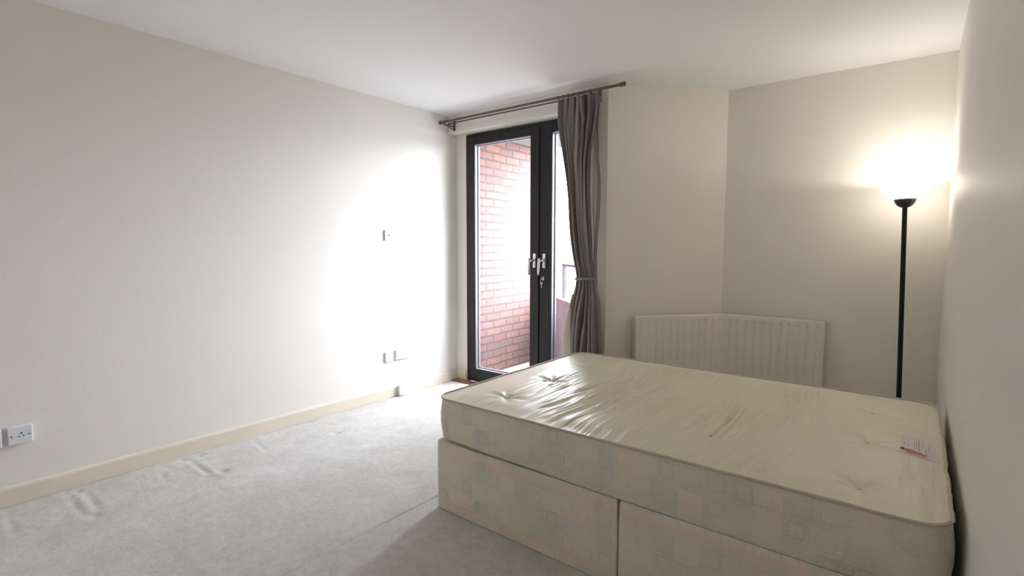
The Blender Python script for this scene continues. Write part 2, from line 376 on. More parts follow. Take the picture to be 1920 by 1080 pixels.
# ---- floor: carpet with pressed-in furniture marks
dents = [(-3.299,1.177,.016,.022,.006),(-3.296,1.091,.018,.012,.005),(-3.238,0.999,.022,.012,.004),(-2.961,1.175,.016,.02,.007),(-2.944,1.079,.014,.014,.004),
         (-3.325,1.908,.016,.022,.006),(-2.985,1.897,.016,.02,.006),(-3.281,.611,.02,.014,.004),(-2.919,.60,.02,.014,.004),(-3.18,.382,.018,.012,.003),(-2.087,.817,.02,.016,.003)]
lines = [((-3.301,.574),(-2.964,.565),.0035),((-3.235,.633),(-2.96,.63),.004),((-3.313,.984),(-3.069,.931),.003),((-3.302,1.115),(-2.917,1.108),.0045),
         ((-3.309,.353),(-2.948,.34),.003),((-1.822,1.70),(-1.81,.2),.0085),((-3.32,1.5),(-3.05,1.46),.003)]
def floor_z(x, y):
    z = 0.0
    if x > -1.6: return 0.0
    for cx, cy, rx, ry, d in dents:
        q = ((x-cx)/rx)**2+((y-cy)/ry)**2
        if q < 6: z -= 2.0*d*math.exp(-q*0.6)
    for (ax, ay), (bx, by), d in lines:
        vx, vy = bx-ax, by-ay; L2 = vx*vx+vy*vy
        t = ((x-ax)*vx+(y-ay)*vy)/L2
        if -0.02 < t < 1.02:
            dist = abs((x-ax)*vy-(y-ay)*vx)/math.sqrt(L2)
            wob = 0.6+0.4*math.sin(t*9+ax*3)
            if dist < 0.05:
                if ax > -2:
                    z -= .0075*wob*math.exp(-(dist/0.0055)**2); z += .002*math.exp(-((dist-0.016)/0.008)**2); continue
                z -= d*wob*1.5*math.exp(-(dist/0.011)**2); z += d*0.5*math.exp(-((dist-0.03)/0.014)**2)
    z += 0.0016*noise.noise(Vector((x*9, y*9, 0))) + 0.002*noise.noise(Vector((x*3, y*5, 4)))
    return z
bm = bmesh.new()
xs = [XL-0.05] + [XL+0.0125*i for i in range(1, 120)] + [-1.865+.004*i for i in range(26)] + [-1.75+.0125*i for i in range(12)] + [XR+0.05]
ys = [YF-0.05] + [0.0+0.0125*i for i in range(0, 268)]
ys = [y for y in ys if y < YW-0.001] + [YW]
grid = [[bm.verts.new((x, y, floor_z(x, y) if (-3.34 < x < -1.6 and 0.01 < y < 3.3) else 0.0)) for x in xs] for y in ys]
for j in range(len(ys)-1):
    for i in range(len(xs)-1): bm.faces.new((grid[j][i], grid[j][i+1], grid[j+1][i+1], grid[j+1][i]))
# alcove strip of carpet
a = [bm.verts.new(p) for p in ((-1.90, YW, 0), (XR+.05, YW, 0), (XR+.05, YB+.05, 0), (-1.2, YB+.05, 0))]
bm.faces.new(a)
struct('floor', bm, m_carpet, smooth=True)
bm = bmesh.new(); box(bm, XL-.15, XR+.15, YF-.15, YW+.1, -.16, -.02); box(bm, -1.95, XR+.15, YW+.1, YB+.15, -.16, -.02)
struct('floor_slab', bm, m_concrete)

bm = bmesh.new(); prism(bm, [(XL-.15,YF-.15),(XR+.15,YF-.15),(XR+.15,YB+.15),(XL-.15,YB+.15)], H, H+.15)
struct('ceiling', bm, m_ceil)
bm = bmesh.new(); box(bm, XL-.15, XL, YF-.15, YW+.15, -.02, H); struct('wall_left', bm, m_wall)
bm = bmesh.new(); box(bm, XR, XR+.15, YF-.15, YB+.15, -.02, H); struct('wall_right', bm, m_wallR)
bm = bmesh.new(); box(bm, XL, XR, YF-.15, YF, -.02, H); struct('wall_front', bm, m_wall)
# window wall: header over the opening, narrow nib at the left and pier at the right
bm = bmesh.new()
box(bm, XL, -1.90, YW, YW+.15, Z_HEAD, H)
box(bm, XL, DX0, YD, YW+.15, -.02, Z_HEAD)
prism(bm, [(-1.865, YW), (AX, AY), (AX+.115, AY+.13), (-1.865, AY+.155)], -.02, H)
box(bm, -1.905, -1.865, YW, YW+.155, -.02, H)
struct('wall_window', bm, m_wall, bevel=0.004)
dxA, dyA = (KX-AX), (KY-AY); LA = math.hypot(dxA, dyA); tA = Vector((dxA/LA, dyA/LA)); nA = Vector((tA.y, -tA.x))
bm = bmesh.new()
o1 = Vector((AX, AY))-nA*.15; o2 = Vector((KX, KY+.02))-nA*.15
prism(bm, [(AX, AY), (KX, KY), (KX, KY+.2), (o2.x, o2.y), (o1.x, o1.y)], -.02, H); struct('wall_angled', bm, m_wall)
bm = bmesh.new(); prism(bm, [(KX, KY), (XR, YB), (XR, YB+.15), (KX, YB+.15)], -.02, H); struct('wall_alcove', bm, m_wall)

# baseboards
def skirting_profile(bm, p0, p1, nrm, t=.016, h=.092):
    p0, p1, n = Vector(p0), Vector(p1), Vector(nrm).normalized()
    prof = [(0, 0), (t, 0), (t, h-.014), (t-.003, h-.005), (t-.010, h), (0, h)]
    R_ = []
    for p in (p0, p1): R_.append([bm.verts.new((p.x+n.x*a_, p.y+n.y*a_, z+.001)) for a_, z in prof])
    k = len(prof)
    for i in range(k): bm.faces.new((R_[0][i], R_[0][(i+1) % k], R_[1][(i+1) % k], R_[1][i]))
    bm.faces.new(R_[0]); bm.faces.new(R_[1][::-1])
bm = bmesh.new(); skirting_profile(bm, (XL, YF), (XL, YD), (1, 0)); struct('baseboard_left', bm, m_skirt)
bm = bmesh.new(); skirting_profile(bm, (XL+.016, YD), (DX0-.006, YD), (0, -1)); struct('baseboard_window', bm, m_skirt)
bm = bmesh.new(); skirting_profile(bm, (AX+.01, AY+.01), (KX, KY), (nA.x, nA.y)); struct('baseboard_angled', bm, m_skirt)
bm = bmesh.new(); skirting_profile(bm, (KX+.02, YB-.016), (XR-.017, YB-.001), (0, -1)); struct('baseboard_alcove', bm, m_skirt)
bm = bmesh.new(); skirting_profile(bm, (XR, YF), (XR, YB-.018), (-1, 0)); struct('baseboard_right', bm, m_skirt)
# hardwood threshold under the door
bm = bmesh.new(); box(bm, XL+.016, -1.905, YW, YD-.002, -.01, .006); box(bm, XL+.016, -1.905, YW-.012, YW, -.01, .003)
struct('trim_1', bm, m_wood, bevel=.002)

# ------------------------------------------------------------------ french door: outer frame and two glazed leaves
def frame_bm(bm, x0, x1, z0, z1, y0, y1, l, r, b, t):
    """rectangular ring with mitre-free members"""
    box(bm, x0, x0+l, y0, y1, z0, z1); box(bm, x1-r, x1, y0, y1, z0, z1)
    box(bm, x0+l, x1-r, y0, y1, z0, z0+b); box(bm, x0+l, x1-r, y0, y1, z1-t, z1)
bm = bmesh.new(); frame_bm(bm, DX0, DX1-.02, .006, 2.236, YD, YD+.085, .034, .034, .028, .030)
struct('trim_2', bm, m_frame, bevel=.002)
def leaf(name, label, x0, x1, gx0, gx1, handle_x, swap):
    z0, z1, gz0, gz1 = .036, 2.204, .124, 2.142
    yf = YD-.010
    e = empty(name, (x0 if not swap else x1, yf+.03, 0), label, 'door', kind='structure'); L0 = e.location.copy()
    bm = bmesh.new(); frame_bm(bm, x0, x1, z0, z1, yf, yf+.066, gx0-x0, x1-gx1, gz0-z0, z1-gz1)
    link('leaf_frame', off(bm, L0), m_frame, e, bevel=.003)
    bm = bmesh.new(); frame_bm(bm, gx0, gx1, gz0, gz1, yf+.008, yf+.058, .006, .006, .006, .006)
    frame_bm(bm, gx0+.006, gx1-.006, gz0+.006, gz1-.006, yf+.040, yf+.058, .010, .010, .010, .008)
    tag(link('glazing_bead', off(bm, L0), m_bead, e, bevel=.0015), label='pale grey glazing bead around the pane')
    bm = bmesh.new(); box(bm, gx0+.004, gx1-.004, yf+.059, yf+.065, gz0+.004, gz1-.004)
    link('glass_pane', off(bm, L0), m_glass, e)
    # handle : rose plate, neck, drooping lever
    hx = handle_x; hz = 1.128
    bm = bmesh.new(); box(bm, hx-.014, hx+.014, yf-.008, yf, hz+.012, hz+.058); box(bm, hx-.014, hx+.014, yf-.008, yf, hz-.058, hz-.016)
    box(bm, hx-.012, hx+.012, yf-.005, yf, hz-.022, hz+.02)
    hb = link('door_handle', off(bm, L0), m_chrome, e, bevel=.002)
    tag(hb, label='satin chrome lever handle on its plate')
    bm = bmesh.new()
    tube(bm, [(hx, yf-.004, hz), (hx-.002, yf-.03, hz+.002), (hx-.010, yf-.045, hz), (hx-.018, yf-.050, hz-.012)], .009, 10)
    lv = [(hx-.020, yf-.050, hz+.020), (hx-.021, yf-.051, hz-.03), (hx-.024, yf-.050, hz-.08), (hx-.026, yf-.047, hz-.115)]
    tube(bm, lv, lambda t: .0105-.002*t, 12)
    link('lever', off(bm, L0), m_chrome, hb, smooth=True)
    return e, L0, hx, yf
leaf('door_1', 'dark brown glazed door leaf on the left, showing the brick wall through its pane', DX0+.036, -2.436, -3.13, -2.511, -2.462, False)
e2, L2, hx, yf = leaf('door_2', 'dark brown glazed door leaf on the right, half hidden by the curtain, keys in its lock', -2.433, DX1-.058, -2.304, DX1-.13, -2.366, True)
bm = bmesh.new()
lathe(bm, [(0, 0), (.013, 0), (.014, .004), (.012, .008), (0, .009)], seg=24)
for v in bm.verts: v.co = Vector((v.co.x*.85, -v.co.z, v.co.y*1.25)) + Vector((hx-.008, yf, .985))
tag(link('lock_cylinder', off(bm, L2), m_chrome, e2, smooth=True), label='chrome lock cylinder below the handle')
# meeting cover strip on leaf two
bm = bmesh.new(); box(bm, -2.446, -2.418, yf-.008, yf-.0005, .06, 2.19)
link('cover_strip', off(bm, L2), m_frame, e2, bevel=.003)
# keys
kx, ky = hx-.008, yf-.012
ke = empty('key_bunch', (kx, ky, .985), 'small bunch of silver keys hanging from the lock of the right door leaf', 'keys')
bm = bmesh.new(); box(bm, -.0015, .0015, -.012, .002, -.004, .004)
lathe(bm, [(0, -.0015), (.010, -.0015), (.010, .0015), (0, .0015)], seg=20)
for v in bm.verts:
    if abs(v.co.z) <= .0016 and v.co.length > .005 and abs(v.co.x) > .0016 or (abs(v.co.z) <= .0016 and abs(v.co.x) < 1e-5): pass
k1 = link('lock_key', bm, m_chrome, ke); k1.rotation_euler = (0, PI/2, 0); k1.location = (0, -.008, 0)
bm = bmesh.new(); tube(bm, [(.012*math.cos(a_*PI/10), -.019, -.014+.014*math.sin(a_*PI/10)) for a_ in range(20)], .0012, 6, closed=True)
link('ring', bm, m_chrome, ke, smooth=True)
bm = bmesh.new()
lathe(bm, [(0, -.0012), (.010, -.0012), (.010, .0012), (0, .0012)], seg=20)
for v in bm.verts: v.co = Vector((v.co.x, v.co.z, v.co.y*1.15-.038))
box(bm, -.003, .003, -.0012, .0012, -.076, -.046); box(bm, .003, .006, -.0012, .0012, -.070, -.066); box(bm, .003, .0055, -.0012, .0012, -.062, -.058)
k2 = link('spare_key', bm, m_chrome, ke); k2.location = (.001, -.019, 0); k2.rotation_euler = (0, 0, .5)

# ------------------------------------------------------------------ balcony outside
ZB = -.03
bm = bmesh.new(); prism(bm, [(-3.32, YW+.152), (-1.2, YW+.152), (-1.95, 3.70), (-3.32, 4.95)], ZB-.15, ZB); struct('balcony_floor', bm, m_concrete)
bm = bmesh.new(); box(bm, -3.60, -3.30, YD+.088, 4.008, ZB-.3, H+.3); struct('brick_pier', bm, m_brick)
bm = bmesh.new(); box(bm, -3.64, -3.322, 4.016, 4.99, ZB-.3, H+.3); struct('brick_wall_balcony', bm, m_brick)
bm = bmesh.new(); prism(bm, [(-3.299, YW+.152), (-1.75, YW+.152), (-2.2, 3.95), (-3.299, 4.95)], 2.305, 2.5); struct('balcony_soffit', bm, m_soffit)
pd = Vector((.385, -.348)).normalized(); pn = Vector((-pd.y, pd.x))
P0 = Vector((-3.32, 4.884)); P1 = Vector((-1.80, 3.51))
bm = bmesh.new(); a_ = P0+pn*.0; b_ = P1
prism(bm, [tuple(P0), tuple(P1), tuple(P1+pn*.2), tuple(P0+pn*.2)], ZB-.3, .655); struct('balcony_parapet', bm, m_parapet)
bm = bmesh.new(); q0, q1 = P0-pn*.02, P1-pn*.02
prism(bm, [tuple(q0), tuple(q1), tuple(q1+pn*.25), tuple(q0+pn*.25)], .656, .705); struct('parapet_coping', bm, m_coping, bevel=.006)
rl = empty('balcony_railing', (P0.x+pn.x*.1, P0.y+pn.y*.1, .705), 'blue-grey metal railing on top of the balcony parapet seen through the right pane', 'railing')
R0 = rl.location.copy(); Lr = (P1-P0).length
def rp(s, z): 
    q = P0+pn*.04+pd*s; return Vector((q.x, q.y, z))-R0
s_post = (Vector((-2.865, 4.492))-P0).dot(pd)-.05
bm = bmesh.new()
def bar(bm, a, b, w_, h_):
    a, b = Vector(a), Vector(b); d = (b-a).normalized(); sd = Vector((0, 0, 1)).cross(d)
    if sd.length < .1: sd = Vector((pd.x, pd.y, 0)); uu = Vector((pn.x, pn.y, 0))
    else: sd.normalize(); uu = d.cross(sd)
    vs = [[bm.verts.new(p+sd*sx*w_/2+uu*sz*h_/2) for sx, sz in ((-1,-1),(1,-1),(1,1),(-1,1))] for p in (a, b)]
    bm.faces.new(vs[0][::-1]); bm.faces.new(vs[1])
    for i in range(4): bm.faces.new((vs[0][i], vs[0][(i+1) % 4], vs[1][(i+1) % 4], vs[1][i]))
bar(bm, rp(s_post-.02, 1.055), rp(Lr-.1, 1.055), .05, .025)
link('top_rail', bm, m_rail, rl)
for s_ in (s_post, s_post+.62, s_post+1.2):
    bm = bmesh.new(); bar(bm, rp(s_, .7055), rp(s_, 1.043), .045, .03); link('post', bm, m_rail, rl)

# ------------------------------------------------------------------ curtain pole (double), brackets, rings
YR, ZR = 3.212, 2.319
cr_ = empty('curtain_pole', (-2.45, YR, ZR), 'double pewter curtain pole with end caps fixed above the glazed doors', 'curtain pole'); C0 = cr_.location.copy()
def cyl_x(bm, x0, x1, y, z, r, seg=20):
    tube(bm, [(x0, y, z), (x1, y, z)], r, seg)
bm = bmesh.new(); cyl_x(bm, -3.31, -1.61, YR, ZR, .0095); link('front_pole', off(bm, C0), m_bronze, cr_, smooth=False)
bm = bmesh.new(); cyl_x(bm, -3.31, -1.83, 3.292, ZR+.002, .0062); link('rear_pole', off(bm, C0), m_bronze, cr_)
for x0, x1 in ((-3.336, -3.309), (-1.611, -1.577)):
    bm = bmesh.new(); d = 1 if x1 > -2 else -1; xa = x0 if d > 0 else x1; L_ = x1-x0
    lathe(bm, [(0, 0), (.0145, 0), (.0150, .25*L_), (.0125, .3*L_), (.0125, .62*L_), (.0155, .68*L_), (.0155, L_*.95), (.013, L_), (0, L_)], seg=24)
    for v in bm.verts: v.co = Vector((xa+d*v.co.z, YR+v.co.x, ZR+v.co.y))
    link('end_cap', off(bm, C0), m_bronze, cr_, smooth=True)
for bx in (-3.285, -1.835):
    bm = bmesh.new()
    box(bm, bx-.012, bx+.012, YW-.005, YW-.0005, 2.265, 2.352)
    box(bm, bx-.006, bx+.006, YR, YW-.004, ZR-.026, ZR-.014)
    tube(bm, [(bx, YW-.008, 2.275), (bx, YW-.045, 2.280), (bx, YW-.085, 2.292), (bx, YR, ZR-.016)], .005, 8)
    for yy, zz, rr in ((YR, ZR, .0115), (3.292, ZR+.002, .0080)):
        tube(bm, [(bx, yy+rr*math.cos(t*PI/8), zz+rr*math.sin(t*PI/8)) for t in range(8, 17)], .004, 8)
    link('bracket', off(bm, C0), m_bronze, cr_)
ring_x = [-2.105+.044*i for i in range(7)]
for x in ring_x:
    bm = bmesh.new(); tube(bm, [(x, YR+.0145*math.cos(t*PI/10), ZR-.003+.0145*math.sin(t*PI/10)) for t in range(20)], .0018, 8, closed=True)
    link('curtain_ring', off(bm, C0), m_bronze, cr_, smooth=True)

# ------------------------------------------------------------------ curtain
Ltab = [(0.03,-2.045),(.44,-2.012),(.774,-1.979),(.90,-1.955),(.98,-1.938),(1.01,-1.934),(1.04,-1.936),(1.135,-1.957),(1.29,-1.983),(1.434,-2.003),(1.593,-2.018),(1.768,-2.045),(2.068,-2.097),(2.20,-2.113),(2.30,-2.117)]
Rtab = [(0.03,-1.712),(.48,-1.722),(.852,-1.748),(1.0,-1.785),(1.04,-1.790),(1.138,-1.805),(1.304,-1.812),(1.45,-1.826),(1.60,-1.836),(1.74,-1.836),(1.87,-1.828),(2.0,-1.800),(2.133,-1.778),(2.22,-1.768),(2.30,-1.775)]
Atab = [(0.03,.066),(.5,.064),(.8,.050),(.95,.026),(1.01,.015),(1.08,.026),(1.3,.040),(1.7,.048),(2.1,.046),(2.24,.030),(2.30,.014)]
ct = empty('curtain', (-1.93, 3.225, .02), 'grey-taupe satin curtain gathered and tied back over the right door leaf', 'curtain'); T0 = ct.location.copy()
def sm(tab, z):
    return (interp(tab, z-.05)+interp(tab, z-.025)+interp(tab, z)+interp(tab, z+.025)+interp(tab, z+.05))/5
YC = 3.225
def folds(ph):
    return 1-2*abs(math.sin(ph/2))**0.85
bm = bmesh.new(); NU, NZ = 280, 200; G = []
for j in range(NZ+1):
    z = .022+(2.305-.022)*j/NZ; row = []
    L_, R_, A_ = sm(Ltab, z), sm(Rtab, z), sm(Atab, z)
    for i in range(NU+1):
        u = i/NU
        # folds wander and run diagonally towards the tie
        dz = abs(z-1.01)
        warp = .055*math.sin(2.3*z+4*u)+.035*math.sin(5.1*z+9*u+1.3)*min(1, dz*2)+.05*noise.noise(Vector((u*4, z*1.2, 2)))
        uu = u+warp*math.sin(PI*u)
        ph = 2*PI*6.5*uu+.6
        amp = A_*(.85+.9*noise.noise(Vector((u*5, z*.9, 7)))+.2*math.sin(3*u*PI+z))
        y = YC+amp*folds(ph)+.25*A_*math.sin(2*PI*14*uu+z*3)*.5
        x = L_+(R_-L_)*u-.24*amp*math.sin(ph)*smoothstep(0, .12, u)*smoothstep(1, .9, u)
        y -= .012*math.exp(-((z-1.30)/.25)**2)
        y = min(y, 3.318)
        row.append(bm.verts.new((x, y, z)))
    G.append(row)
for j in range(NZ):
    for i in range(NU): bm.faces.new((G[j][i], G[j][i+1], G[j+1][i+1], G[j+1][i]))
fc = link('fabric_drape', off(bm, T0), m_curtain, ct, smooth=True)
md = fc.modifiers.new('thick', 'SOLIDIFY'); md.thickness = .0015
# separate outer strand on the right, with the lining showing between it and the drape
st = [(.95,-1.79,-1.772),(1.14,-1.808,-1.786),(1.30,-1.800,-1.780),(1.45,-1.790,-1.766),(1.60,-1.784,-1.758),(1.75,-1.787,-1.762),(1.90,-1.803,-1.778),(2.03,-1.812,-1.786),(2.15,-1.800,-1.772),(2.28,-1.79,-1.765)]
bm = bmesh.new(); G = []
for j in range(91):
    z = .95+(2.28-.95)*j/90
    l_, r_ = sm([(a, b) for a, b, c in st], z), sm([(a, c) for a, b, c in st], z); row = []
    for i in range(13):
        u = i/12; row.append(bm.verts.new((l_+(r_-l_)*u, 3.232-.016*math.sin(PI*u)+.006*math.sin(3*PI*u+z*4), z)))
    G.append(row)
for j in range(90):
    for i in range(12): bm.faces.new((G[j][i], G[j][i+1], G[j+1][i+1], G[j+1][i]))
o = link('side_strand', off(bm, T0), m_curtain, ct, smooth=True); md = o.modifiers.new('thick', 'SOLIDIFY'); md.thickness = .0015
bm = bmesh.new(); G = []
for j in range(61):
    z = 1.10+(2.20-1.10)*j/60; row = []
    for i in range(9):
        u = i/8; w_ = .05*math.sin(PI*(j/60))**.5
        row.append(bm.verts.new((-1.812-w_/2+w_*u, 3.262+.008*math.sin(u*PI*2+z*2), z)))
    G.append(row)
for j in range(60):
    for i in range(8): bm.faces.new((G[j][i], G[j][i+1], G[j+1][i+1], G[j+1][i]))
bmesh.ops.remove_doubles(bm, verts=bm.verts[:], dist=1e-5)
o = link('lining', off(bm, T0), m_lining, ct, smooth=True); tag(o, label='cream lining showing between two folds')
# lining turned forward below the tie on the window side
bm = bmesh.new(); G = []
for j in range(61):
    z = .022+(.90-.022)*j/60; L_ = sm(Ltab, z); w_ = .012+.060*smoothstep(.93, .35, z); row = []
    for i in range(11):
        u = i/10; row.append(bm.verts.new((L_-.008+w_*u, YC-.024-.048*smoothstep(.93, .6, z)*(1-.4*u)-.006*math.sin(u*PI), z)))
    G.append(row)
for j in range(60):
    for i in range(10): bm.faces.new((G[j][i], G[j][i+1], G[j+1][i+1], G[j+1][i]))
o = link('lining', off(bm, T0), m_lining, ct, smooth=True); tag(o, label='pale lining turned forward at the lower window edge')
# turned-over pleat at the top
bm = bmesh.new(); G = []
for j in range(21):
    t = j/20; z = 2.285-.165*t; row = []
    for i in range(9):
        u = i/8; row.append(bm.verts.new((-1.912+.028*t*.9+.034*u*(1-.25*t), YC-.052-.012*math.sin(PI*u)+.014*t**3+.008*(1-t), z-.012*math.sin(PI*u)*t)))
    G.append(row)
for j in range(20):
    for i in range(8): bm.faces.new((G[j][i], G[j][i+1], G[j+1][i+1], G[j+1][i]))
o = link('pleat_tab', off(bm, T0), m_curtain, ct, smooth=True); md = o.modifiers.new('thick', 'SOLIDIFY'); md.thickness = .006
# tie-back
tb = empty('curtain_tieback', (-1.86, 3.225, 1.0), 'narrow grey tie-back band cinching the taupe curtain at waist height', 'tieback'); B0 = tb.location.copy()
bm = bmesh.new(); Rg = []
n = 48
for i in range(n):
    a_ = 2*PI*i/n; x = -1.868+.079*math.cos(a_); y = 3.222+.036*math.sin(a_); zc = 1.012+.06*(x+1.868)
    nx, ny = math.cos(a_), 1.6*math.sin(a_); l_ = math.hypot(nx, ny); nx /= l_; ny /= l_
    Rg.append([bm.verts.new((x+nx*d_, y+ny*d_, zc+h_)) for d_, h_ in ((0, -.010), (.003, -.010), (.0045, 0), (.003, .010), (0, .010))])
for i in range(n):
    A_, B_ = Rg[i], Rg[(i+1) % n]
    for k in range(5): bm.faces.new((A_[k], A_[(k+1) % 5], B_[(k+1) % 5], B_[k]))
link('band', off(bm, B0), m_curtain, tb, smooth=True)
bm = bmesh.new(); tube(bm, [(-1.870, 3.259, 1.010), (-1.873, 3.28, 1.02), (-1.875, 3.31, 1.03), (-1.875, 3.341, 1.03)], .003, 8)
lathe(bm, [(0,0),(.012,0),(.012,.003),(0,.003)], seg=16)
for v in bm.verts[-34:]: v.co = Vector((-1.875+v.co.x, YW-.0005-v.co.z, 1.03+v.co.y))
link('hook', off(bm, B0), m_bronze, tb)

# ------------------------------------------------------------------ radiator bent round the corner
rad = empty('radiator', (KX+.05, KY-.05, .15), 'cream panel radiator with vertical ribs, bent to follow the corner behind the bed', 'radiator'); D0 = rad.location.copy()
sA0, sA1 = .205, LA
def path(offs):
    """corner polyline offset into the room"""
    a0 = Vector((AX, AY))+tA*sA0+nA*offs
    tb_ = Vector((XR-KX, YB-KY)).normalized(); nb = Vector((tb_.y, -tb_.x))
    # intersection of the two offset lines
    p, q = Vector((AX, AY))+nA*offs, Vector((KX, KY))+nb*offs
    det = tA.x*(-tb_.y)-tA.y*(-tb_.x); w_ = q-p
    s_ = (w_.x*(-tb_.y)-w_.y*(-tb_.x))/det
    k = p+tA*s_
    e = Vector((KX, KY))+tb_*(-.466-KX)+nb*offs
    return a0, k, e
def radiator_panel(name, offs, thick, z0, z1, ribs, lab=None):
    a0, k, e = path(offs); b0, kb, eb = path(offs-thick)
    LA_, LB_ = (k-a0).length, (e-k).length
    pts = []
    nA_, nB_ = 12*12, 11*12
    for i in range(nA_+1): pts.append((a0+(k-a0)*(i/nA_), nA, (i/nA_)*LA_, 0))
    tb_ = (e-k).normalized(); nb = Vector((tb_.y, -tb_.x))
    for i in range(1, nB_+1): pts.append((k+(e-k)*(i/nB_), nb, (i/nB_)*LB_, 1))
    zs = [z0, z0+.006, z0+.03, z0+.045, z0+.055, z0+.065, z0+.08] + [z0+.08+(z1-z0-.16)*t/6 for t in range(1, 6)] + [z1-.075, z1-.060, z1-.050, z1-.042, z1-.034, z1-.03, z1-.022, z1-.010, z1-.003, z1]
    bm = bmesh.new(); G = []
    pa, pb = (LA_-.012)/12.0, (LB_-.012)/11.35
    for z in zs:
        row = []
        for (p, n_, s_, w_) in pts:
            d = 0
            if ribs:
                c = ((s_-.012)/pa if w_ == 0 else s_/pb-.25)
                if c > 0.0 and not (w_ == 1 and c > 11):
                    fr = c % 1.0; g = math.exp(-((fr-.5)/.15)**2)*(1+.5*math.exp(-((z-(z1-.050))/.008)**2))
                    zz = min(smoothstep(z0+.035, z0+.065, z), 1-smoothstep(z1-.048, z1-.036, z))
                    d = -.0075*g*zz
            ed = min(1, (z1-z)/.010); d -= .004*(1-ed)**2
            row.append(bm.verts.new((p.x+n_.x*d, p.y+n_.y*d, z)))
        G.append(row)
    for j in range(len(zs)-1):
        for i in range(len(pts)-1): bm.faces.new((G[j][i], G[j][i+1], G[j+1][i+1], G[j+1][i]))
    # back face and rims
    bk = [[bm.verts.new((q.x, q.y, z)) for q in (b0, kb, eb)] for z in (z0, z1)]
    bm.faces.new((bk[0][0], bk[0][1], bk[1][1], bk[1][0])); bm.faces.new((bk[0][1], bk[0][2], bk[1][2], bk[1][1]))
    bm.faces.new([bk[1][0]]+G[-1][:nA_+1]+[bk[1][1]]); bm.faces.new([bk[1][1]]+G[-1][nA_:]+[bk[1][2]])
    bm.faces.new(([bk[0][0]]+G[0][:nA_+1]+[bk[0][1]])[::-1]); bm.faces.new(([bk[0][1]]+G[0][nA_:]+[bk[0][2]])[::-1])
    bm.faces.new([g[0] for g in G]+[bk[1][0], bk[0][0]]); bm.faces.new([g[-1] for g in G]+[bk[1][2], bk[0][2]])
    o = link(name, off(bm, D0), m_rad, rad)
    for p in o.data.polygons: p.use_smooth = len(p.vertices) == 4
    o.data.set_sharp_from_angle(angle=math.radians(35))
    return o
radiator_panel('front_panel', .082, .012, .16, .742, True)
radiator_panel('rear_panel', .040, .010, .17, .735, False)
bm = bmesh.new()
for f in range(60):
    t = f/59; a0, k, e = path(.068); b0, kb, eb = path(.042)
    if t < .5: p, q = a0.lerp(k, t*1.9+.02), b0.lerp(kb, t*1.9+.02)
    else: p, q = k.lerp(e, (t-.5)*1.9+.03), kb.lerp(eb, (t-.5)*1.9+.03)
    tt = Vector((-(q-p).y, (q-p).x)).normalized()*.0007
    prism(bm, [tuple(p-tt), tuple(p+tt), tuple(q+tt), tuple(q-tt)], .20, .72)
tag(link('convector_fins', off(bm, D0), m_rad, rad), kind='stuff')
for s_, pp in ((.2, 0), (.75, 0), (.25, 1), (.8, 1)):
    a0, k, e = path(.0405); b0, kb, eb = path(.002)
    p, q = (a0.lerp(k, s_), b0.lerp(kb, s_)) if pp == 0 else (k.lerp(e, s_), kb.lerp(eb, s_))
    if pp == 0 and s_ > .7: pass
    bm = bmesh.new(); tt = Vector((-(q-p).y, (q-p).x)).normalized()*.012
    prism(bm, [tuple(p-tt), tuple(p+tt), tuple(q+tt), tuple(q-tt)], .60, .68); link('bracket', off(bm, D0), m_rad, rad)
for end in (0, 1):
    a0, k, e = path(.06); p = (a0 if end == 0 else e); inn = (tA if end == 0 else Vector((-1, 0)))
    p = p+inn*.02
    bm = bmesh.new(); tube(bm, [(p.x, p.y, .175), (p.x, p.y, .0005)], .0075, 12)
    tube(bm, [(p.x, p.y, .165), (p.x, p.y, .085)], .013, 12)
    link('valve', off(bm, D0), m_chrome, rad)

# ------------------------------------------------------------------ uplighter floor lamp
LX, LY = -.036, 3.80
lp = empty('floor_lamp', (LX, LY, 0.001), 'slim black floor lamp with a lit glass uplighter dish in the corner', 'floor lamp'); 
tilt = -.0235
lp.rotation_euler = (0, tilt, 0)
bm = bmesh.new(); lathe(bm, [(0, 0), (.118, 0), (.122, .006), (.118, .016), (.09, .024), (.04, .030), (.018, .038), (.0115, .05), (0, .05)], seg=64)
for v in bm.verts: v.co = Matrix.Rotation(-tilt, 3, 'Y') @ v.co
link('base', bm, m_black, lp, smooth=True)
bm = bmesh.new(); lathe(bm, [(0, .04), (.0125, .04), (.0125, 1.48), (0, 1.48)], seg=24); link('pole', bm, m_pole, lp)
bm = bmesh.new(); lathe(bm, [(0, 1.470), (.014, 1.470), (.030, 1.477), (.042, 1.489), (.050, 1.505), (.0545, 1.524), (.0520, 1.5245), (.047, 1.507), (.030, 1.492), (0, 1.486)], seg=48)
link('bowl', bm, m_black, lp, smooth=True)
bm = bmesh.new()
outer = [(.012, 1.497), (.03, 1.500), (.046, 1.512), (.075, 1.535), (.105, 1.562), (.122, 1.588), (.130, 1.612)]
prof = outer+[(.1275, 1.6125), (.1195, 1.589), (.1025, 1.564), (.0725, 1.538), (.045, 1.516), (.012, 1.501)]
lathe(bm, prof+[prof[0]], seg=64)
tag(link('lamp_shade', bm, m_frost, lp, smooth=True), label='frosted glass dish')
bm = bmesh.new(); lathe(bm, [(0, 1.512), (.012, 1.515), (.015, 1.53), (.02, 1.55), (.018, 1.568), (.01, 1.58), (0, 1.583)], seg=24)
bulb = link('bulb', bm, m_bulb, lp, smooth=True)
ld = bpy.data.lights.new('bulb_light', 'POINT'); ld.energy = LAMP_W; ld.color = (1.0, .95, .88); ld.shadow_soft_size = .02
lo = bpy.data.objects.new('bulb_light', ld); COL.objects.link(lo); lo.parent = lp; lo.location = (0, 0, 1.592)

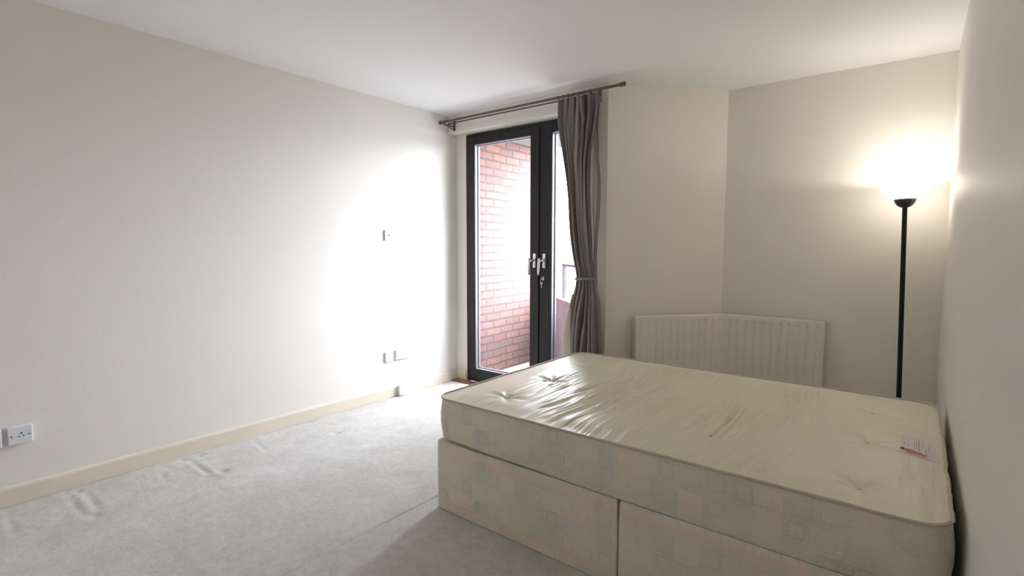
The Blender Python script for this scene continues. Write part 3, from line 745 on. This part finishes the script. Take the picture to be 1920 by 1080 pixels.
# ------------------------------------------------------------------ bed: divan base (two halves) and mattress
BX0, BX1, BY0, BY1 = -1.748, .108, 1.634, 2.955
def rrect(x0, x1, y0, y1, r, n=10):
    pts = []
    for cx, cy, a0 in ((x1-r, y0+r, -PI/2), (x1-r, y1-r, 0), (x0+r, y1-r, PI/2), (x0+r, y0+r, PI)):
        for i in range(n+1):
            a_ = a0+PI/2*i/n; pts.append((cx+r*math.cos(a_), cy+r*math.sin(a_)))
    return pts
bed = empty('divan_base', (-.82, 2.29, 0.001), 'pastel patterned fabric divan base in two halves under the ivory mattress', 'bed base'); E0 = bed.location.copy()
XM = -.800
for (x0, x1, rl_, rr_, nm) in ((BX0, XM-.004, .03, .006, 'foot'), (XM+.004, BX1, .006, .03, 'head')):
    bm = bmesh.new()
    def outline(ins):
        pts = []
        for cx, cy, r, a0 in ((x1-rr_, BY0+rr_, rr_, -PI/2), (x1-rr_, BY1-rr_, rr_, 0), (x0+rl_, BY1-rl_, rl_, PI/2), (x0+rl_, BY0+rl_, rl_, PI)):
            for i in range(9):
                a_ = a0+PI/2*i/8; pts.append((cx+(r-ins)*math.cos(a_), cy+(r-ins)*math.sin(a_)))
        return pts
    rows = []
    for z, ins in ((.001, .004), (.006, 0), (.10, -.001), (.2, -.001), (.30, 0), (.322, .001), (.331, .005)):
        rows.append([bm.verts.new((x, y, z)) for x, y in outline(min(ins, .0055))])
    for A_, B_ in zip(rows, rows[1:]):
        for i in range(len(A_)): bm.faces.new((A_[i], A_[(i+1) % len(A_)], B_[(i+1) % len(A_)], B_[i]))
    bm.faces.new(rows[0][::-1]); bm.faces.new(rows[-1])
    link('base_half', off(bm, E0), m_base, bed, bevel=.001)
# fabric seam strips along the bottom edge of the base
bm = bmesh.new(); tube(bm, [(x, y, .052) for x, y in rrect(BX0-.0012, XM-.007, BY0-.0012, BY1+.0012, .03, 8)], .0022, 6, closed=True)
link('seam_cord', off(bm, E0), m_pipe_r, bed, smooth=True)

mt = empty('mattress', (-.82, 2.29, .334), 'ivory tufted double mattress with patterned border lying on the divan base', 'mattress'); F0 = mt.location.copy()
RC = .085
ZT = .541
tufts = [(-1.478, 1.838, 1.0), (-1.478, 2.225, 1.0), (-1.478, 2.62, .5), (-1.02, 1.93, .25), (-1.02, 2.25, .25), (-1.02, 2.62, .25), (-.575, 1.93, .45), (-.575, 2.27, .35), (-.575, 2.63, .3), (-.112, 2.641, .7), (-.107, 2.221, .7), (-.099, 1.788, .9)]
def top_z(x, y):
    ex = min(x-BX0, BX1-x); ey = min(y-BY0, BY1-y); e = min(ex, ey)
    if ex < RC and ey < RC:
        e = RC-math.hypot(RC-ex, RC-ey)
    e = max(e, 0)
    z = .010*smoothstep(0, .12, e)
    # wrinkles running across the mattress
    env = smoothstep(-1.70, -1.35, x)*(1-smoothstep(-.50, -.15, x))*smoothstep(0.0, .08, e)
    ww = x+.05*noise.noise(Vector((x*2.5, y*2.2, 1)))+.10*(y-BY0-.6)*.25+.02*math.sin(y*5)
    r1 = noise.noise(Vector((ww*20, y*1.1, 3))); r2_ = noise.noise(Vector((ww*41, y*1.7, 8))); r3 = noise.noise(Vector((ww*30+9, y*1.4, 31)))
    mod = max(0.0, .65+1.3*noise.noise(Vector((x*4, y*3, 12))))*(1+1.0*smoothstep(-1.35, -.9, x))
    z += env*mod*(-.0060*max(0, 1-abs(r1)*7)-.0040*max(0, 1-abs(r3)*8)+.0060*r1+.0035*r2_)
    z += .0022*noise.noise(Vector((x*5, y*5, 20)))
    for tx, ty, k in tufts:
        dx, dy = x-tx, y-ty; d = math.hypot(dx, dy)
        if d < .25:
            z -= k*(.012*math.exp(-(d/.022)**1.2)+.007*math.exp(-(d/.075)**2))
            an = math.atan2(dy, dx)
            z += k*.0045*math.exp(-(d/.095)**2)*math.cos(an*6+tx*7)*smoothstep(.008, .05, d)
            z -= k*.0035*math.exp(-(dx/.075)**2-(dy/.012)**2)*.8
            z -= k*.0025*math.exp(-(dx/.014)**2-(dy/.09)**2)
    return z
NXm, NYm = 460, 170
bm = bmesh.new(); G = []
for j in range(NYm+1):
    row = []
    for i in range(NXm+1):
        x = BX0+(BX1-BX0)*i/NXm; y = BY0+(BY1-BY0)*j/NYm
        cx = BX0+RC if x < BX0+RC else (BX1-RC if x > BX1-RC else None)
        cy = BY0+RC if y < BY0+RC else (BY1-RC if y > BY1-RC else None)
        if cx is not None and cy is not None:
            vx, vy = x-cx, y-cy; m_ = max(abs(vx), abs(vy)); l_ = math.hypot(vx, vy)
            if l_ > 1e-9: x, y = cx+vx*m_/l_, cy+vy*m_/l_
        row.append(bm.verts.new((x, y, ZT-.006+top_z(x, y))))
    G.append(row)
for j in range(NYm):
    for i in range(NXm): bm.faces.new((G[j][i], G[j][i+1], G[j+1][i+1], G[j+1][i]))
link('top_panel', off(bm, F0), m_top, mt, smooth=True)
def outline_m(ins, n=14):
    base = []
    r = RC
    for cx, cy, a0 in ((BX1-r, BY0+r, -PI/2), (BX1-r, BY1-r, 0), (BX0+r, BY1-r, PI/2), (BX0+r, BY0+r, PI)):
        for i in range(n+1):
            a_ = a0+PI/2*i/n; base.append((cx+(r-ins)*math.cos(a_), cy+(r-ins)*math.sin(a_)))
    out = []
    for i, (x, y) in enumerate(base):
        x2, y2 = base[(i+1) % len(base)]
        L_ = math.hypot(x2-x, y2-y); k = max(1, int(L_/.03))
        for q in range(k): out.append((x+(x2-x)*q/k, y+(y2-y)*q/k))
    return out
def lift(x, y):
    return .011*math.exp(-((x-BX0)/.22)**2)*smoothstep(.7, 0, y-BY0)
def inset_fix(q_, ins, z):
    """near long side: the two covers meet flush towards the head"""
    x, y = q_
    if z < .36 and ins > 0 and y < BY0+.05 and x > BX0+RC and x < BX1-RC:
        y = y-ins*.8*smoothstep(BX0+.25, BX0+.85, x)
    return x, y
bm = bmesh.new(); rows = []
for z, ins in ((.333, .030), (.335, .016), (.342, .006), (.352, .001), (.38, -.004), (.42, -.008), (.46, -.008), (.50, -.004), (.525, .000), (.535, .003)):
    rows.append([bm.verts.new((x, y, z+(lift(x, y) if z < .36 else lift(x, y)*max(0, (.46-z)/.1)) + .0025*noise.noise(Vector((x*6, y*6, z*8))))) for x, y in [inset_fix(q_, ins, z) for q_ in outline_m(ins)]])
for A_, B_ in zip(rows, rows[1:]):
    for i in range(len(A_)): bm.faces.new((A_[i], A_[(i+1) % len(A_)], B_[(i+1) % len(A_)], B_[i]))
bm.faces.new(rows[0][::-1])
link('border', off(bm, F0), m_border, mt, smooth=True)
def piping(z, ins, r, m, nm, top):
    bm = bmesh.new(); pts = []
    for x, y in outline_m(ins):
        wv = 0
        if top and x > BX1-.02: wv = .007*noise.noise(Vector((y*7, 3, 1)))+.004*noise.noise(Vector((y*17, 3, 1)))
        pts.append((x-abs(wv) if top and x > BX1-.02 else x, y, z+.0015*noise.noise(Vector((x*9, y*9, 0)))+(0 if top else lift(x, y))))
    tube(bm, pts, r, 8, closed=True)
    return link(nm, off(bm, F0), m, mt, smooth=True)
piping(ZT-.004, -.001, .0048, m_pipe, 'top_piping', True)
piping(.344, .004, .003, m_pipe_r, 'bottom_piping', False)
for tx, ty, k in tufts:
    if k < .4: continue
    bm = bmesh.new(); bmesh.ops.create_icosphere(bm, subdivisions=2, radius=1)
    for v in bm.verts:
        v.co = Vector((v.co.x*.007, v.co.y*.006, v.co.z*.0035))*(1+.2*noise.noise(v.co*3)); v.co += Vector((tx, ty, ZT-.006+top_z(tx, ty)+.002))
    link('tuft', off(bm, F0), m_tuft, mt, smooth=True)
# sewn label with a printed figure and lines of print
zl = ZT-.006
def lpt(u, v, h=0.0):
    x = -.016+(.100)*u+.0*v; y = 2.358-.205*v-.006*u
    return (x, y, zl+top_z(x, y)+.0012+h)
def patch(bm, pts, h, sub=1):
    vs = [bm.verts.new(lpt(u, v, h)) for u, v in pts]; bm.faces.new(vs)
bm = bmesh.new(); G = [[bm.verts.new(lpt(i/20, j/30)) for i in range(21)] for j in range(31)]
for j in range(30):
    for i in range(20): bm.faces.new((G[j][i], G[j][i+1], G[j+1][i+1], G[j+1][i]))
lb = link('label', off(bm, F0), m_label, mt, smooth=True); tag(lb, label='white sewn label with a red figure print')
def strip(bm, pts, h=.0006):
    for a_, b_ in zip(pts, pts[1:]):
        (u0, v0, w0), (u1, v1, w1) = a_, b_
        vs = [bm.verts.new(lpt(*q, h)) for q in ((u0, v0-w0), (u1, v1-w1), (u1, v1+w1), (u0, v0+w0))]; bm.faces.new(vs)
bm = bmesh.new(); strip(bm, [(.02, .80, .01), (.06, .77, .05), (.11, .775, .07), (.16, .79, .05), (.19, .80, .02)]); link('printed_hair', off(bm, F0), m_hair, lb)
bm = bmesh.new(); strip(bm, [(.14, .80, .04), (.2, .82, .08), (.28, .84, .11), (.36, .84, .10), (.44, .85, .07), (.54, .84, .06), (.62, .86, .07), (.70, .87, .045), (.76, .875, .03)]); link('printed_figure', off(bm, F0), m_red, lb)
random.seed(9)
for u_, a_, b_, wd in ((.08, .06, .30, .006), (.13, .42, .62, .012), (.24, .40, .66, .006), (.42, .12, .66, .006), (.48, .20, .55, .009), (.55, .10, .72, .012), (.66, .12, .5, .005), (.74, .52, .86, .010), (.82, .32, .62, .009)):
    bm = bmesh.new(); v = a_
    while v < b_:
        l_ = random.uniform(.02, .06)
        vs = [bm.verts.new(lpt(*q, .0006)) for q in ((u_-wd, v), (u_+wd, v), (u_+wd, min(b_, v+l_)), (u_-wd, min(b_, v+l_)))]; bm.faces.new(vs); v += l_+.015
    link('text_line', off(bm, F0), m_print, lb)

# ------------------------------------------------------------------ plates and boxes on the left wall
def wall_plate(name, label, cat, y0, y1, z0, z1, t, group=None):
    e = empty(name, (XL, (y0+y1)/2, (z0+z1)/2), label, cat); L_ = e.location.copy()
    if group: e['group'] = group
    bm = bmesh.new(); box(bm, XL+.0005, XL+t, y0, y1, z0, z1)
    link('faceplate', off(bm, L_), m_plastic, e, bevel=.0035)
    return e, L_
def disc_x(e, L_, nm, m, y, z, r, x, d=.0015):
    bm = bmesh.new(); lathe(bm, [(0, 0), (r, 0), (r*.85, d), (0, d)], seg=20)
    for v in bm.verts: v.co = Vector((x+v.co.z, y+v.co.x, z+v.co.y))
    return link(nm, off(bm, L_), m, e)
t = .028
e, L_ = wall_plate('round_pin_socket', 'raised white three-pin wall socket low on the left wall, the one fully in view', 'wall socket', .383, .471, .294, .380, t)
yc, zc = .427, .336
for dy, dz, r in ((0.003, .010, .0042), (-.005, -.005, .0033), (.011, -.004, .0033)): disc_x(e, L_, 'pin_hole', m_hole, yc+dy, zc+dz, r, XL+t+.0002, .0006)
for dy in (-.031, .031): disc_x(e, L_, 'screw', m_screw, yc+dy, zc, .0040, XL+t)
e, L_ = wall_plate('twin_socket', 'raised white wall socket cut off by the left edge of the picture', 'wall socket', .217, .363, .294, .380, t)
for yy in (.245, .312):
    for dy, dz in ((0, .015), (-.011, -.007), (.011, -.007)): disc_x(e, L_, 'pin_hole', m_hole, yy+dy, .336+dz, .0035, XL+t+.0002, .0006)
e, L_ = wall_plate('aerial_socket', 'small square aerial plate with one round outlet, alone high on the left wall', 'wall plate', 2.612, 2.697, 1.288, 1.373, .012)
disc_x(e, L_, 'outlet', m_screw, 2.652, 1.331, .009, XL+.012, .003); disc_x(e, L_, 'outlet_hole', m_hole, 2.652, 1.331, .004, XL+.0152, .0005)
e, L_ = wall_plate('telephone_socket', 'single square white plate on the left wall, nearer the camera of the low pair', 'wall plate', 2.595, 2.672, .300, .385, .014)
bm = bmesh.new(); box(bm, XL+.0142, XL+.0155, 2.625, 2.642, .335, .350); link('outlet', off(bm, L_), m_plastic, e)
e, L_ = wall_plate('double_socket', 'wide white double socket on the left wall, nearer the glazed door of the low pair', 'wall socket', 2.700, 2.846, .304, .388, .016)
for yy in (2.738, 2.808):
    for dy, dz in ((0, .012), (-.010, -.010), (.010, -.010)):
        bm = bmesh.new(); a_, b_ = (.002, .004) if dy == 0 else (.004, .002)
        box(bm, XL+.0161, XL+.0166, yy+dy-a_, yy+dy+a_, .335+dz-b_, .335+dz+b_); link('pin_hole', off(bm, L_), m_plastic, e)
# small cable box standing on the skirting
cb = empty('cable_box', (XL+.016, 2.735, .002), 'small white cable box on the skirting below the double socket', 'cable box'); L_ = cb.location.copy()
bm = bmesh.new(); box(bm, XL+.0165, XL+.050, 2.705, 2.765, .004, .092); link('cover', off(bm, L_), m_plastic, cb, bevel=.006)
